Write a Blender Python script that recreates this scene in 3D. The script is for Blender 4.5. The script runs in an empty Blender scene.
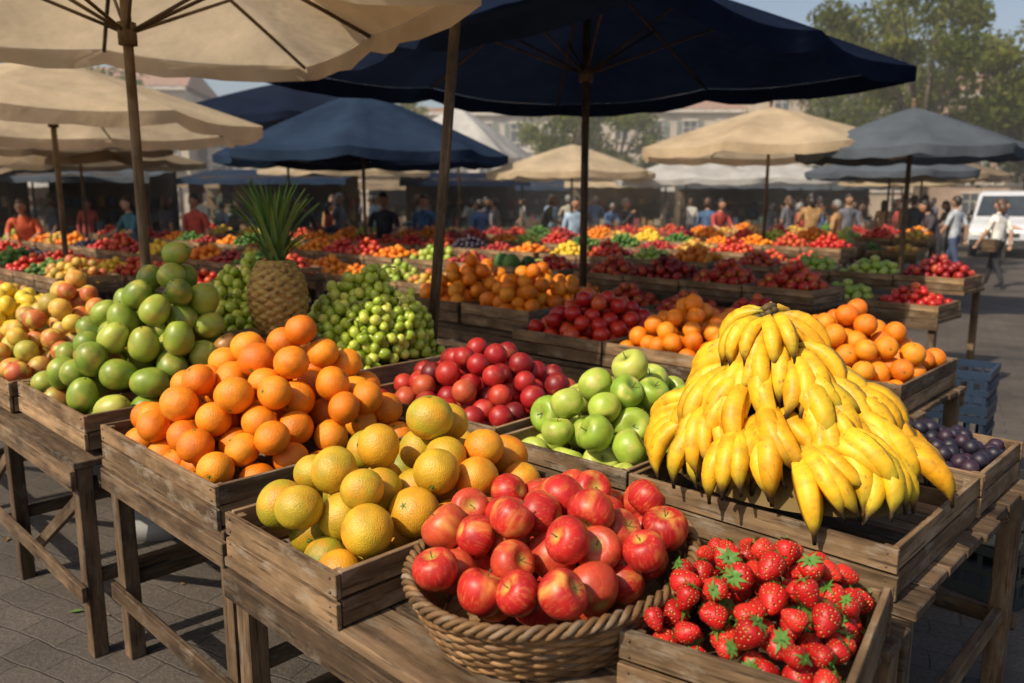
import bpy, math, random
import numpy as np
from mathutils import Vector, Matrix
random.seed(7); rs=np.random.RandomState(7)
scene=bpy.context.scene
scene.view_settings.view_transform='Standard'; scene.view_settings.look='None'; scene.view_settings.exposure=0
col=scene.collection
GA=math.radians(-44); CE=math.cos(GA); SE=math.sin(GA)
def G(s,w,z=0.0): return Vector((s*CE-w*SE, s*SE+w*CE, z))
GR=Matrix.Rotation(GA,3,'Z')

# ------------------------------------------------------------ materials
def newmat(name):
    m=bpy.data.materials.new(name); m.use_nodes=True
    nt=m.node_tree; b=nt.nodes['Principled BSDF']
    return m,nt,b
def nd(nt,t,**k):
    n=nt.nodes.new(t)
    for a,v in k.items():
        if a in n.inputs: n.inputs[a].default_value=v
        else: setattr(n,a,v)
    return n
def lk(nt,a,b): nt.links.new(a,b)
def c4(c): return (c[0],c[1],c[2],1)
def ramp(nt,stops,interp='LINEAR'):
    r=nt.nodes.new('ShaderNodeValToRGB'); r.color_ramp.interpolation=interp
    e=r.color_ramp.elements
    e[0].position=stops[0][0]; e[0].color=c4(stops[0][1])
    e[1].position=stops[-1][0]; e[1].color=c4(stops[-1][1])
    for p,c in stops[1:-1]:
        x=e.new(p); x.color=c4(c)
    return r
def attr(nt,name):
    a=nt.nodes.new('ShaderNodeAttribute'); a.attribute_name=name; return a
def mixc(nt,fac,a,b,blend='MIX'):
    m=nt.nodes.new('ShaderNodeMix'); m.data_type='RGBA'; m.blend_type=blend
    if isinstance(fac,float): m.inputs[0].default_value=fac
    else: lk(nt,fac,m.inputs[0])
    for i,x in ((6,a),(7,b)):
        if isinstance(x,tuple): m.inputs[i].default_value=c4(x)
        else: lk(nt,x,m.inputs[i])
    return m.outputs[2]
def g3(v): return (v,v,v)
def locnoise(nt,scale,stretch=(1,1,1),detail=3,rough=0.5):
    a=attr(nt,'loc'); r=attr(nt,'rnd')
    mp=nd(nt,'ShaderNodeMapping'); mp.inputs['Scale'].default_value=stretch
    lk(nt,a.outputs['Vector'],mp.inputs['Vector'])
    n=nd(nt,'ShaderNodeTexNoise',noise_dimensions='4D',Scale=scale,Detail=detail,Roughness=rough)
    mu=nd(nt,'ShaderNodeMath',operation='MULTIPLY'); mu.inputs[1].default_value=37.0
    lk(nt,r.outputs['Fac'],mu.inputs[0]); lk(nt,mu.outputs[0],n.inputs['W']); lk(nt,mp.outputs[0],n.inputs['Vector'])
    return n.outputs[0]
def bump(nt,b,h,strength,dist=0.002):
    bp=nd(nt,'ShaderNodeBump',Strength=strength,Distance=dist); lk(nt,h,bp.inputs['Height']); lk(nt,bp.outputs[0],b.inputs['Normal'])
def fruit_mat(name,stops,col2=None,lo=.5,hi=.7,scale=2.0,stretch=(1,1,1),rough=.35,bscale=0,bstr=.3,sss=0.0,spec=.5,pole=None,speck=None,bd=.003,blem=None,streak=None):
    m,nt,b=newmat(name)
    r=attr(nt,'rnd'); rp=ramp(nt,stops); lk(nt,r.outputs['Fac'],rp.inputs[0]); c=rp.outputs[0]
    if col2:
        n=locnoise(nt,scale,stretch); mr=nd(nt,'ShaderNodeMapRange'); mr.interpolation_type='SMOOTHSTEP'
        mr.inputs['From Min'].default_value=lo; mr.inputs['From Max'].default_value=hi
        lk(nt,n,mr.inputs[0]); c=mixc(nt,mr.outputs[0],c,col2)
    if streak:
        n=locnoise(nt,1.0,(9,9,1.2),4,.6); mr=nd(nt,'ShaderNodeMapRange')
        mr.inputs['From Min'].default_value=.52; mr.inputs['From Max'].default_value=.72; mr.inputs['To Max'].default_value=.6
        lk(nt,n,mr.inputs[0]); c=mixc(nt,mr.outputs[0],c,streak)
    if speck:
        n=locnoise(nt,speck[1],(1,1,1),1); mr=nd(nt,'ShaderNodeMapRange')
        mr.inputs['From Min'].default_value=speck[2]; mr.inputs['From Max'].default_value=speck[2]+.06
        mr.inputs['To Max'].default_value=.6
        lk(nt,n,mr.inputs[0]); c=mixc(nt,mr.outputs[0],c,speck[0])
    if blem:
        n=locnoise(nt,2.2,(1,1.7,1),5,.7); mr=nd(nt,'ShaderNodeMapRange')
        mr.inputs['From Min'].default_value=.62; mr.inputs['From Max'].default_value=.74; mr.inputs['To Max'].default_value=.6
        lk(nt,n,mr.inputs[0]); c=mixc(nt,mr.outputs[0],c,blem)
    if pole:
        a=attr(nt,'loc')
        x2=nd(nt,'ShaderNodeVectorMath',operation='MULTIPLY'); x2.inputs[1].default_value=(1,1,0); lk(nt,a.outputs['Vector'],x2.inputs[0])
        ln=nd(nt,'ShaderNodeVectorMath',operation='LENGTH'); lk(nt,x2.outputs[0],ln.inputs[0])
        mr=nd(nt,'ShaderNodeMapRange'); mr.inputs['From Min'].default_value=pole[1]; mr.inputs['From Max'].default_value=0.05
        lk(nt,ln.outputs['Value'],mr.inputs[0])
        c=mixc(nt,mr.outputs[0],c,pole[0])
    n=locnoise(nt,1.3); mr=nd(nt,'ShaderNodeMapRange'); mr.inputs['To Min'].default_value=.70; mr.inputs['To Max'].default_value=1.12
    mr.inputs['From Min'].default_value=.3; mr.inputs['From Max'].default_value=.7
    lk(nt,n,mr.inputs[0]); cc=nd(nt,'ShaderNodeCombineColor')
    for i in range(3): lk(nt,mr.outputs[0],cc.inputs[i])
    c=mixc(nt,1.0,c,cc.outputs[0],'MULTIPLY')
    lk(nt,c,b.inputs['Base Color'])
    b.inputs['Roughness'].default_value=rough; b.inputs['Specular IOR Level'].default_value=spec
    if sss>0:
        b.inputs['Subsurface Weight'].default_value=sss; b.inputs['Subsurface Scale'].default_value=.015
    if bscale:
        bump(nt,b,locnoise(nt,bscale,(1,1,1),1),bstr,bd)
    return m
def wood_mat(name,dark,light,rough=.78):
    m,nt,b=newmat(name)
    n=locnoise(nt,1.0,(3,34,34),5,.62); n2=locnoise(nt,1.0,(5,9,9),4,.6); n3=locnoise(nt,1.0,(6,110,110),3,.6)
    rp=ramp(nt,[(.28,dark),(.5,tuple((a+c)/2 for a,c in zip(dark,light))),(.74,light)]); lk(nt,n,rp.inputs[0])
    r=attr(nt,'rnd'); mr=nd(nt,'ShaderNodeMapRange'); mr.inputs['To Min'].default_value=.55; mr.inputs['To Max'].default_value=1.25
    lk(nt,r.outputs['Fac'],mr.inputs[0]); cc=nd(nt,'ShaderNodeCombineColor')
    for i in range(3): lk(nt,mr.outputs[0],cc.inputs[i])
    c=mixc(nt,1.0,rp.outputs[0],cc.outputs[0],'MULTIPLY')
    r2=ramp(nt,[(.35,(.33,.30,.28)),(.6,g3(1))]); lk(nt,n2,r2.inputs[0]); c=mixc(nt,.8,c,r2.outputs[0],'MULTIPLY')
    n4=locnoise(nt,1.0,(9,22,22),4,.7); r4=ramp(nt,[(.52,g3(0)),(.72,g3(.6))]); lk(nt,n4,r4.inputs[0]); c=mixc(nt,r4.outputs[0],c,tuple(sum(light)/3*q for q in(1.3,1.1,.85)))
    r3=ramp(nt,[(.34,g3(.2)),(.42,g3(1))]); lk(nt,n3,r3.inputs[0]); c=mixc(nt,.8,c,r3.outputs[0],'MULTIPLY')
    lk(nt,c,b.inputs['Base Color']); b.inputs['Roughness'].default_value=rough; b.inputs['Specular IOR Level'].default_value=.25
    bump(nt,b,n,.8,.005)
    return m
def plain(name,c,rough=.7,metal=0,var=.25,scale=3):
    m,nt,b=newmat(name)
    t=nd(nt,'ShaderNodeTexCoord'); n=nd(nt,'ShaderNodeTexNoise',Scale=scale,Detail=5); lk(nt,t.outputs['Object'],n.inputs['Vector'])
    lo=tuple(x*(1-var) for x in c); hi=tuple(min(1,x*(1+var)) for x in c)
    rp=ramp(nt,[(.3,lo),(.7,hi)]); lk(nt,n.outputs[0],rp.inputs[0]); lk(nt,rp.outputs[0],b.inputs['Base Color'])
    b.inputs['Roughness'].default_value=rough; b.inputs['Metallic'].default_value=metal
    return m
def fabric(name,c,trans=.35):
    m,nt,b=newmat(name)
    t=nd(nt,'ShaderNodeTexCoord'); n=nd(nt,'ShaderNodeTexNoise',Scale=1.6,Detail=6,Roughness=.6); lk(nt,t.outputs['Object'],n.inputs['Vector'])
    rp=ramp(nt,[(.3,tuple(x*.66 for x in c)),(.65,c)]); lk(nt,n.outputs[0],rp.inputs[0])
    d=nd(nt,'ShaderNodeBsdfDiffuse'); tr=nd(nt,'ShaderNodeBsdfTranslucent'); mx=nd(nt,'ShaderNodeMixShader'); mx.inputs[0].default_value=trans
    n2=nd(nt,'ShaderNodeTexNoise',Scale=3.5,Detail=3); lk(nt,t.outputs['Object'],n2.inputs['Vector']); bp=nd(nt,'ShaderNodeBump',Strength=.5,Distance=.05); lk(nt,n2.outputs[0],bp.inputs['Height'])
    lk(nt,bp.outputs[0],d.inputs['Normal']); lk(nt,bp.outputs[0],tr.inputs['Normal'])
    lk(nt,rp.outputs[0],d.inputs[0]); lk(nt,rp.outputs[0],tr.inputs[0]); lk(nt,d.outputs[0],mx.inputs[1]); lk(nt,tr.outputs[0],mx.inputs[2])
    lk(nt,mx.outputs[0],nt.nodes['Material Output'].inputs['Surface'])
    return m
def leafmat(name,stops,trans=.35):
    m,nt,b=newmat(name)
    r=attr(nt,'rnd'); rp=ramp(nt,stops); lk(nt,r.outputs['Fac'],rp.inputs[0])
    d=nd(nt,'ShaderNodeBsdfDiffuse'); tr=nd(nt,'ShaderNodeBsdfTranslucent'); mx=nd(nt,'ShaderNodeMixShader'); mx.inputs[0].default_value=trans
    lk(nt,rp.outputs[0],d.inputs[0]); lk(nt,rp.outputs[0],tr.inputs[0]); lk(nt,d.outputs[0],mx.inputs[1]); lk(nt,tr.outputs[0],mx.inputs[2])
    lk(nt,mx.outputs[0],nt.nodes['Material Output'].inputs['Surface'])
    return m

W_OLD=wood_mat('weathered_wood',(.045,.029,.017),(.23,.145,.080))
W_CR=wood_mat('crate_wood',(.09,.054,.027),(.40,.255,.135))
W_POLE=wood_mat('pole_wood',(.07,.045,.025),(.22,.15,.085),.55)
WICK=wood_mat('wicker',(.12,.055,.02),(.42,.24,.10),.6)
STEM=plain('stem_brown',(.09,.06,.02)); CALYX=plain('calyx_green',(.08,.19,.025),.6)
M_OR=fruit_mat('orange_skin',[(0,(.74,.165,.004)),(.5,(.85,.235,.006)),(1,(.86,.31,.012))],rough=.42,bscale=20,bstr=.5,bd=.005,spec=.45,blem=(.62,.30,.05))
M_MD=fruit_mat('mandarin_skin',[(0,(.22,.26,.02)),(.3,(.42,.35,.022)),(.55,(.60,.37,.018)),(.8,(.74,.26,.010)),(1,(.80,.20,.008))],col2=(.66,.32,.015),lo=.40,hi=.68,scale=.9,rough=.42,bscale=20,bstr=.4,bd=.005,blem=(.26,.20,.04))
M_AP=fruit_mat('red_apple_skin',[(0,(.36,.008,.010)),(.5,(.48,.018,.015)),(1,(.54,.07,.025))],col2=(.72,.33,.07),lo=.50,hi=.82,scale=1.0,stretch=(1.5,1.5,.5),rough=.42,spec=.4,pole=((.50,.36,.07),.42),speck=((.72,.36,.16),26,.70),streak=(.66,.20,.06))
M_GA=fruit_mat('green_apple_skin',[(0,(.22,.36,.03)),(.5,(.34,.45,.05)),(1,(.46,.50,.09))],col2=(.52,.48,.12),lo=.5,hi=.75,scale=1.2,rough=.4,pole=((.16,.22,.03),.35),speck=((.5,.55,.2),24,.68))
M_MG=fruit_mat('green_mango_skin',[(0,(.13,.21,.02)),(.45,(.23,.32,.03)),(.9,(.38,.43,.06)),(.95,(.36,.2,.035)),(1,(.38,.12,.03))],col2=(.42,.36,.06),lo=.46,hi=.75,scale=1.0,rough=.42,speck=((.12,.14,.03),10,.7),blem=(.26,.14,.04))
M_PL=fruit_mat('red_plum_skin',[(0,(.14,.006,.010)),(.5,(.34,.010,.012)),(.85,(.46,.025,.016)),(1,(.5,.09,.03))],col2=(.5,.13,.05),lo=.55,hi=.85,scale=1.2,rough=.45)
M_DK=fruit_mat('dark_plum_skin',[(0,(.012,.010,.02)),(.6,(.022,.014,.030)),(1,(.04,.016,.03))],rough=.5)
M_GR=fruit_mat('green_grape_skin',[(0,(.28,.38,.03)),(.5,(.46,.56,.06)),(1,(.64,.64,.12))],rough=.27,sss=.4)
M_PE=fruit_mat('peach_skin',[(0,(.68,.44,.05)),(.35,(.66,.30,.05)),(.6,(.5,.09,.03)),(.75,(.40,.20,.05)),(1,(.38,.38,.05))],col2=(.56,.44,.07),lo=.46,hi=.68,scale=1.2,rough=.5,blem=(.3,.12,.04))
M_LE=fruit_mat('lemon_skin',[(0,(.72,.46,.02)),(1,(.77,.55,.04))],rough=.45)
M_TO=fruit_mat('tomato_skin',[(0,(.42,.010,.01)),(.7,(.55,.03,.012)),(1,(.6,.12,.02))],rough=.3)
M_VG=fruit_mat('leafy_green',[(0,(.03,.09,.015)),(.6,(.07,.18,.02)),(1,(.16,.26,.04))],rough=.6)
def banana_mat():
    m,nt,b=newmat('banana_skin')
    a=attr(nt,'loc'); sx=nd(nt,'ShaderNodeSeparateXYZ'); lk(nt,a.outputs['Vector'],sx.inputs[0])
    rp=ramp(nt,[(0,(.07,.045,.015)),(.05,(.24,.19,.03)),(.15,(.52,.38,.03)),(.30,(.80,.46,.020)),(.78,(.80,.44,.015)),(.88,(.52,.36,.025)),(.925,(.16,.09,.018)),(.95,(.03,.018,.01)),(1,(.015,.01,.006))])
    lk(nt,sx.outputs[0],rp.inputs[0]); c=rp.outputs[0]
    r=attr(nt,'rnd'); r2=ramp(nt,[(0,(.82,.92,.85)),(.3,(1,1,.95)),(1,(1.0,.82,.6))]); lk(nt,r.outputs['Fac'],r2.inputs[0]); c=mixc(nt,1.0,c,r2.outputs[0],'MULTIPLY')
    n=locnoise(nt,3.5,(2.5,6,6),4,.65); mr=nd(nt,'ShaderNodeMapRange'); mr.inputs['From Min'].default_value=.58; mr.inputs['From Max'].default_value=.72; mr.inputs['To Max'].default_value=.85; lk(nt,n,mr.inputs[0])
    c=mixc(nt,mr.outputs[0],c,(.20,.10,.02))
    n=locnoise(nt,1.0,(6,3,3),3,.6); r3=ramp(nt,[(.35,g3(.66)),(.6,g3(1.05))]); lk(nt,n,r3.inputs[0]); c=mixc(nt,1.0,c,r3.outputs[0],'MULTIPLY')
    lk(nt,c,b.inputs['Base Color']); b.inputs['Roughness'].default_value=.5; b.inputs['Specular IOR Level'].default_value=.4
    return m
M_BA=banana_mat()
def straw_mat():
    m,nt,b=newmat('strawberry_skin')
    a=attr(nt,'loc'); v=nd(nt,'ShaderNodeTexVoronoi',Scale=3.9,Randomness=.35); lk(nt,a.outputs['Vector'],v.inputs['Vector'])
    r=attr(nt,'rnd'); rp=ramp(nt,[(0,(.34,.006,.006)),(.6,(.50,.012,.01)),(1,(.60,.03,.015))]); lk(nt,r.outputs['Fac'],rp.inputs[0])
    mr=nd(nt,'ShaderNodeMapRange'); mr.inputs['From Min'].default_value=.27; mr.inputs['From Max'].default_value=.18; lk(nt,v.outputs['Distance'],mr.inputs[0])
    c=mixc(nt,mr.outputs[0],rp.outputs[0],(.80,.40,.10)); lk(nt,c,b.inputs['Base Color'])
    b.inputs['Roughness'].default_value=.42; b.inputs['Specular IOR Level'].default_value=.4
    mb=nd(nt,'ShaderNodeMapRange'); mb.inputs['From Max'].default_value=.40; lk(nt,v.outputs['Distance'],mb.inputs[0])
    bump(nt,b,mb.outputs[0],1.0,.006)
    return m
M_ST=straw_mat()

# ------------------------------------------------------------ mesh tools
def raw_mesh(name,V,loops,starts,mi,smooth,loc,rnd,mats):
    me=bpy.data.meshes.new(name); n=len(V)
    me.vertices.add(n); me.vertices.foreach_set('co',np.asarray(V,np.float32).ravel())
    me.loops.add(len(loops)); me.loops.foreach_set('vertex_index',np.asarray(loops,np.int32))
    me.polygons.add(len(starts)); me.polygons.foreach_set('loop_start',np.asarray(starts,np.int32))
    me.polygons.foreach_set('material_index',np.asarray(mi,np.int32))
    me.polygons.foreach_set('use_smooth',np.asarray(smooth,bool))
    me.update(calc_edges=True)
    if loc is not None:
        a=me.attributes.new('loc','FLOAT_VECTOR','POINT'); a.data.foreach_set('vector',np.asarray(loc,np.float32).ravel())
        a=me.attributes.new('rnd','FLOAT','POINT'); a.data.foreach_set('value',np.asarray(rnd,np.float32))
    for m in mats: me.materials.append(m)
    me.validate()
    return me
class MB:
    def __init__(s): s.V=[];s.F=[];s.M=[];s.S=[];s.L=[];s.R=[]
    def add(s,V,F,mat=0,smooth=False,loc=None,rnd=None):
        o=len(s.V); rnd=random.random() if rnd is None else rnd
        s.V+= [tuple(v) for v in V]; s.L+= [tuple(v) for v in (loc if loc is not None else V)]; s.R+=[rnd]*len(V)
        for i,f in enumerate(F):
            s.F.append([o+k for k in f]); s.M.append(mat if isinstance(mat,int) else mat[i]); s.S.append(smooth)
    def box(s,c,sz,R=None,mat=0,rnd=None):
        hx,hy,hz=[q/2 for q in sz]; c=Vector(c)
        P=[Vector((x*hx,y*hy,z*hz)) for x in(-1,1) for y in(-1,1) for z in(-1,1)]
        ax=sorted(range(3),key=lambda i:-sz[i]); off=random.random()*10
        loc=[(p[ax[0]]+off,p[ax[1]]+off,p[ax[2]]) for p in P]
        if R is not None: P=[R@p for p in P]
        s.add([p+c for p in P],[(0,1,3,2),(4,6,7,5),(0,4,5,1),(2,3,7,6),(0,2,6,4),(1,5,7,3)],mat,False,loc,rnd)
    def beam(s,p0,p1,w,h,mat=0,up=(0,0,1),rnd=None):
        p0=Vector(p0);p1=Vector(p1); x=(p1-p0); L=x.length; x.normalize(); up=Vector(up)
        if abs(x.dot(up))>.98: up=Vector((CE,SE,0))
        y=up.cross(x).normalized(); z=x.cross(y)
        R=Matrix((x,y,z)).transposed(); s.box((p0+p1)/2,(L,w,h),R,mat,rnd)
    def tube(s,pts,rad,n=8,mat=0,smooth=True,caps=True,rnd=None):
        pts=[Vector(p) for p in pts]; V=[];L=[];F=[]; ref=Vector((.13,.27,1)).normalized(); off=random.random()*5; d=0
        m=len(pts)
        for i,p in enumerate(pts):
            t=(pts[min(i+1,m-1)]-pts[max(i-1,0)]).normalized()
            if i: d+=(p-pts[i-1]).length
            a=t.cross(ref)
            if a.length<.05: a=t.cross(Vector((1,0,0)))
            a.normalize(); b=t.cross(a); r=rad[i] if hasattr(rad,'__len__') else rad
            for k in range(n):
                q=2*math.pi*k/n; o=a*math.cos(q)*r+b*math.sin(q)*r; V.append(p+o); L.append((d+off,math.cos(q)*r,math.sin(q)*r))
        for i in range(m-1):
            for k in range(n):
                k2=(k+1)%n; F.append((i*n+k,i*n+k2,(i+1)*n+k2,(i+1)*n+k))
        if caps: F.append(tuple(range(n-1,-1,-1))); F.append(tuple((m-1)*n+k for k in range(n)))
        s.add(V,F,mat,smooth,L,rnd)
    def cyl(s,p0,p1,r0,r1=None,n=10,mat=0,rnd=None): s.tube([p0,p1],[r0,r0 if r1 is None else r1],n,mat,True,True,rnd)
    def ell(s,c,r,n=10,m=7,mat=0,R=None,rnd=None,fn=None):
        V=[];F=[];c=Vector(c)
        for i in range(m+1):
            th=math.pi*i/m
            for k in range(n):
                ph=2*math.pi*k/n; p=Vector((math.sin(th)*math.cos(ph)*r[0],math.sin(th)*math.sin(ph)*r[1],math.cos(th)*r[2]))
                if fn: p=fn(p)
                if R is not None: p=R@p
                V.append(p+c)
        for i in range(m):
            for k in range(n):
                F.append((i*n+k,(i+1)*n+k,(i+1)*n+(k+1)%n,i*n+(k+1)%n))
        s.add(V,F,mat,True,None,rnd)
    def mesh(s,name,mats):
        loops=[];st=[]
        for f in s.F: st.append(len(loops)); loops+=f
        return raw_mesh(name,s.V,loops,st,s.M,s.S,s.L,s.R,mats)
    def build(s,name,mats,parent=None,loc=(0,0,0),rz=0,bevel=0):
        ob=bpy.data.objects.new(name,s.mesh(name,mats)); col.objects.link(ob); ob.location=loc; ob.rotation_euler=(0,0,rz)
        if parent: ob.parent=parent
        if bevel:
            b=ob.modifiers.new('bev','BEVEL'); b.width=bevel; b.segments=1; b.limit_method='ANGLE'
        return ob
def empty(name,loc=(0,0,0),rz=0,parent=None):
    e=bpy.data.objects.new(name,None); col.objects.link(e); e.location=loc; e.rotation_euler=(0,0,rz); e.empty_display_size=.1
    if parent: e.parent=parent
    return e
def revolve(prof,n,fn=None):
    V=[];F=[]
    V.append((0,0,prof[0][1]))
    for r,z in prof[1:-1]:
        for k in range(n):
            a=2*math.pi*k/n; p=(r*math.cos(a),r*math.sin(a),z)
            V.append(fn(p,a) if fn else p)
    V.append((0,0,prof[-1][1])); m=len(prof)-2
    for k in range(n): F.append((0,1+k,1+(k+1)%n))
    for i in range(m-1):
        for k in range(n):
            F.append((1+i*n+k,1+(i+1)*n+k,1+(i+1)*n+(k+1)%n,1+i*n+(k+1)%n))
    e=len(V)-1
    for k in range(n): F.append((e,1+(m-1)*n+(k+1)%n,1+(m-1)*n+k))
    return V,F
class T:
    def __init__(s,V,F,M=None):
        s.V=np.array(V,float); s.F=[list(f) for f in F]; s.M=list(M) if M else [0]*len(F)
    def extend(s,V,F,mat):
        o=len(s.V); s.V=np.vstack([s.V,np.array(V,float)]); s.F+=[[o+k for k in f] for f in F]; s.M+=[mat]*len(F)
    def fin(s):
        s.loops=np.array([k for f in s.F for k in f]); st=[];q=0
        for f in s.F: st.append(q); q+=len(f)
        s.starts=np.array(st); s.M=np.array(s.M); return s
def globe(n,m,ob=1.0,dt=.0,db=.0,wt=.0,sharp=.3):
    P=[]
    for i in range(m+1):
        th=math.pi*i/m; r=math.sin(th)*(1+wt*math.cos(th)); z=math.cos(th)*ob
        z-=dt*math.exp(-(th/sharp)**2); z+=db*math.exp(-((math.pi-th)/sharp)**2)
        P.append((r,z))
    return revolve(P,n)
def lumpy(VF,seed,amp):
    V,F=VF; R=np.random.RandomState(seed); ks=R.normal(size=(4,3))*1.3; ph=R.rand(4)*6; out=[]
    for v in V:
        f=1+amp*sum(math.sin(float(np.dot(k,v))+p) for k,p in zip(ks,ph))/2; out.append((v[0]*f,v[1]*f,v[2]*f))
    return out,F
def stem(t,z0,z1,r,bend=.1,mat=1):
    b=MB(); b.tube([(0,0,z0),(bend*.3,0,(z0+z1)/2),(bend,0,z1)],[r*.8,r*.7,r],5)
    t.extend(b.V,b.F,mat)
def mk_orange(n,m):
    t=T(*lumpy(globe(n,m,.95,.05,.04,0,.2),3,.025))
    if n>12:
        b=MB()
        for k in range(5):
            a=k*2*math.pi/5; b.add([(0,0,.9),(.10*math.cos(a-.35),.10*math.sin(a-.35),.905),(.15*math.cos(a),.15*math.sin(a),.93),(.10*math.cos(a+.35),.10*math.sin(a+.35),.905)],[(0,1,2,3)])
        b.tube([(0,0,.87),(0,0,.93)],.05,5); t.extend(b.V,b.F,1)
    return t.fin()
def mk_apple(n,m):
    t=T(*lumpy(globe(n,m,.93,.36,.2,.10,.42),5,.04)); stem(t,.5,.98,.035,.1); return t.fin()
def mk_ball(n,m,ob=1.0,dt=.06): return T(*lumpy(globe(n,m,ob,dt,0,0,.3),7,.04)).fin()
def mk_mango(n,m):
    t=T(*lumpy(globe(n,m,1.12,.08,0,-.08,.3),9,.07)); stem(t,.95,1.12,.05,.02); return t.fin()
def mk_straw(n):
    P=[(0,.72),(.3,.76),(.62,.68),(.82,.45),(.86,.15),(.76,-.2),(.58,-.55),(.36,-.85),(.16,-1.02),(0,-1.07)]
    V,F=revolve(P,n); V,F=lumpy((V,F),4,.08); t=T(V,F); b=MB()
    for k in range(9):
        a=k*2*math.pi/9+.2*math.sin(k*7); c,s_=math.cos(a),math.sin(a); d=(-s_,c)
        def q(r,w,z): return (c*r+d[0]*w,s_*r+d[1]*w,z)
        L=.74+.18*math.sin(k*5)
        b.add([q(.05,-.05,.8),q(.05,.05,.8),q(L*.55,.13,.88),q(L*.55,-.13,.88),q(L*1.02,0,.74+.26*math.sin(k*3))],[(0,1,2,3),(3,2,4)])
    b.tube([(0,0,.75),(.05,0,.95),(.16,0,1.12)],[.06,.045,.05],5)
    t.extend(b.V,b.F,1); return t.fin()
T_OR=mk_orange(26,18); T_AP=mk_apple(28,20); T_MG=mk_mango(22,16); T_PL=mk_ball(16,12,1.0,.1); T_GR=mk_ball(12,9,1.15,0); T_ST=mk_straw(16)
T_LO=mk_ball(9,7,.95,.05); T_LE=T(*globe(9,8,1.25,0,0,0)).fin()
def rrot(tilt=math.pi,tmin=0):
    a=random.uniform(0,2*math.pi); t=random.uniform(tmin,tilt)
    ax=Vector((math.cos(a),math.sin(a),0))
    return np.array(Matrix.Rotation(t,3,ax)@Matrix.Rotation(random.uniform(0,6.28),3,'Z'))
def inst_mesh(name,t,xf,rnds,mats):
    n=len(t.V); V=[];L=[];R=[];lo=[];st=[];mi=[]
    for i,(A,p) in enumerate(xf):
        V.append(t.V@A.T+np.array(p)); L.append(t.V); R.append(np.full(n,rnds[i])); lo.append(t.loops+i*n); st.append(t.starts+i*len(t.loops)); mi.append(t.M)
    V=np.vstack(V);mi=np.concatenate(mi)
    return raw_mesh(name,V,np.concatenate(lo),np.concatenate(st),mi,np.ones(len(mi),bool),np.vstack(L),np.concatenate(R),mats)
def heap(w,d,r,base,prof,maxn=400,rv=.07,K=50,squash=.95):
    P=np.zeros((0,4)); fails=0
    while fails<14 and len(P)<maxn:
        ri=r*(1+rs.uniform(-rv,rv)); X=rs.uniform(-w/2+ri,w/2-ri,K); Y=rs.uniform(-d/2+ri,d/2-ri,K)
        Z=np.array([base(x,y) for x,y in zip(X,Y)])+ri if callable(base) else np.full(K,base+ri)
        if len(P):
            dx=X[:,None]-P[:,0]; dy=Y[:,None]-P[:,1]; D=((ri+P[:,3])*squash)**2-dx*dx-dy*dy
            zz=np.where(D>0,P[:,2]+np.sqrt(np.maximum(D,0)),-9); Z=np.maximum(Z,zz.max(1))
        pr=np.array([prof(x,y) for x,y in zip(X,Y)]); ok=Z+ri*.5<=pr
        if not ok.any(): fails+=1; continue
        Z2=np.where(ok,Z,99); k=int(Z2.argmin()); P=np.vstack([P,[X[k],Y[k],Z[k],ri]]); fails=0
    return P
def mound(w,d,rim,H,edge=.01,cx=0,cy=0,p=2.2,q=.85,lump=0):
    def f(x,y):
        ax=(w/2-cx) if x>cx else (w/2+cx); ay=(d/2-cy) if y>cy else (d/2+cy)
        rho=(abs((x-cx)/ax)**p+abs((y-cy)/ay)**p)**(1/p)
        return rim+edge+H*max(0,1-rho)**q + lump*math.sin(x*24+1.3*math.sin(y*17))*math.sin(y*22+1.1)
    return f
def crate_mesh(name,w,d,h,z0=0,t=.014,mat=None,rows=2):
    b=MB()
    ns=max(3,int(d/.09))
    for i in range(ns):
        y=-d/2+t+(i+.5)*(d-2*t)/ns; b.box((0,y,z0+.008),(w-2*t-.004,(d-2*t)/ns-.008,.012))
    hh=h/rows
    for j in range(rows):
        zc=z0+hh*(j+.5); j1=lambda: random.uniform(-.0025,.0025)
        for sgn in(-1,1):
            b.box((j1(),sgn*(d/2-t/2)+j1(),zc+j1()),(w+.006,t,hh-.007),Matrix.Rotation(random.uniform(-.005,.005),3,'Y'))
            b.box((sgn*(w/2-t/2)+j1(),j1(),zc+j1()),(t,d-2*t-.003,hh-.007),Matrix.Rotation(random.uniform(-.005,.005),3,'X'))
            for sx in(-1,1):
                for dz in(-.25,.25): b.cyl((sx*(w/2-.02),sgn*(d/2-.002),zc+dz*hh),(sx*(w/2-.02),sgn*(d/2+.0035),zc+dz*hh),.0035,n=6,mat=1)
    for sx in(-1,1):
        for sy in(-1,1):
            b.box((sx*(w/2-t-.014),sy*(d/2-t-.014),z0+h/2-.004),(.022,.022,h-.01))
    return b.mesh(name,[mat or W_CR,NAIL])
NAIL=plain('rusty_nail',(.07,.045,.035),.6)
TZ=.755
def crate(s0,s1,w0,w1,rim,h=.135,parent=None):
    me=crate_mesh('wooden_crate',s1-s0,w1-w0,h,rim-h)
    ob=bpy.data.objects.new('wooden_crate',me); col.objects.link(ob); ob.location=G((s0+s1)/2,(w0+w1)/2); ob.rotation_euler=(0,0,GA+random.uniform(-.015,.015))
    m=ob.modifiers.new('b','BEVEL'); m.width=.0025; m.segments=1
    return ob
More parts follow.
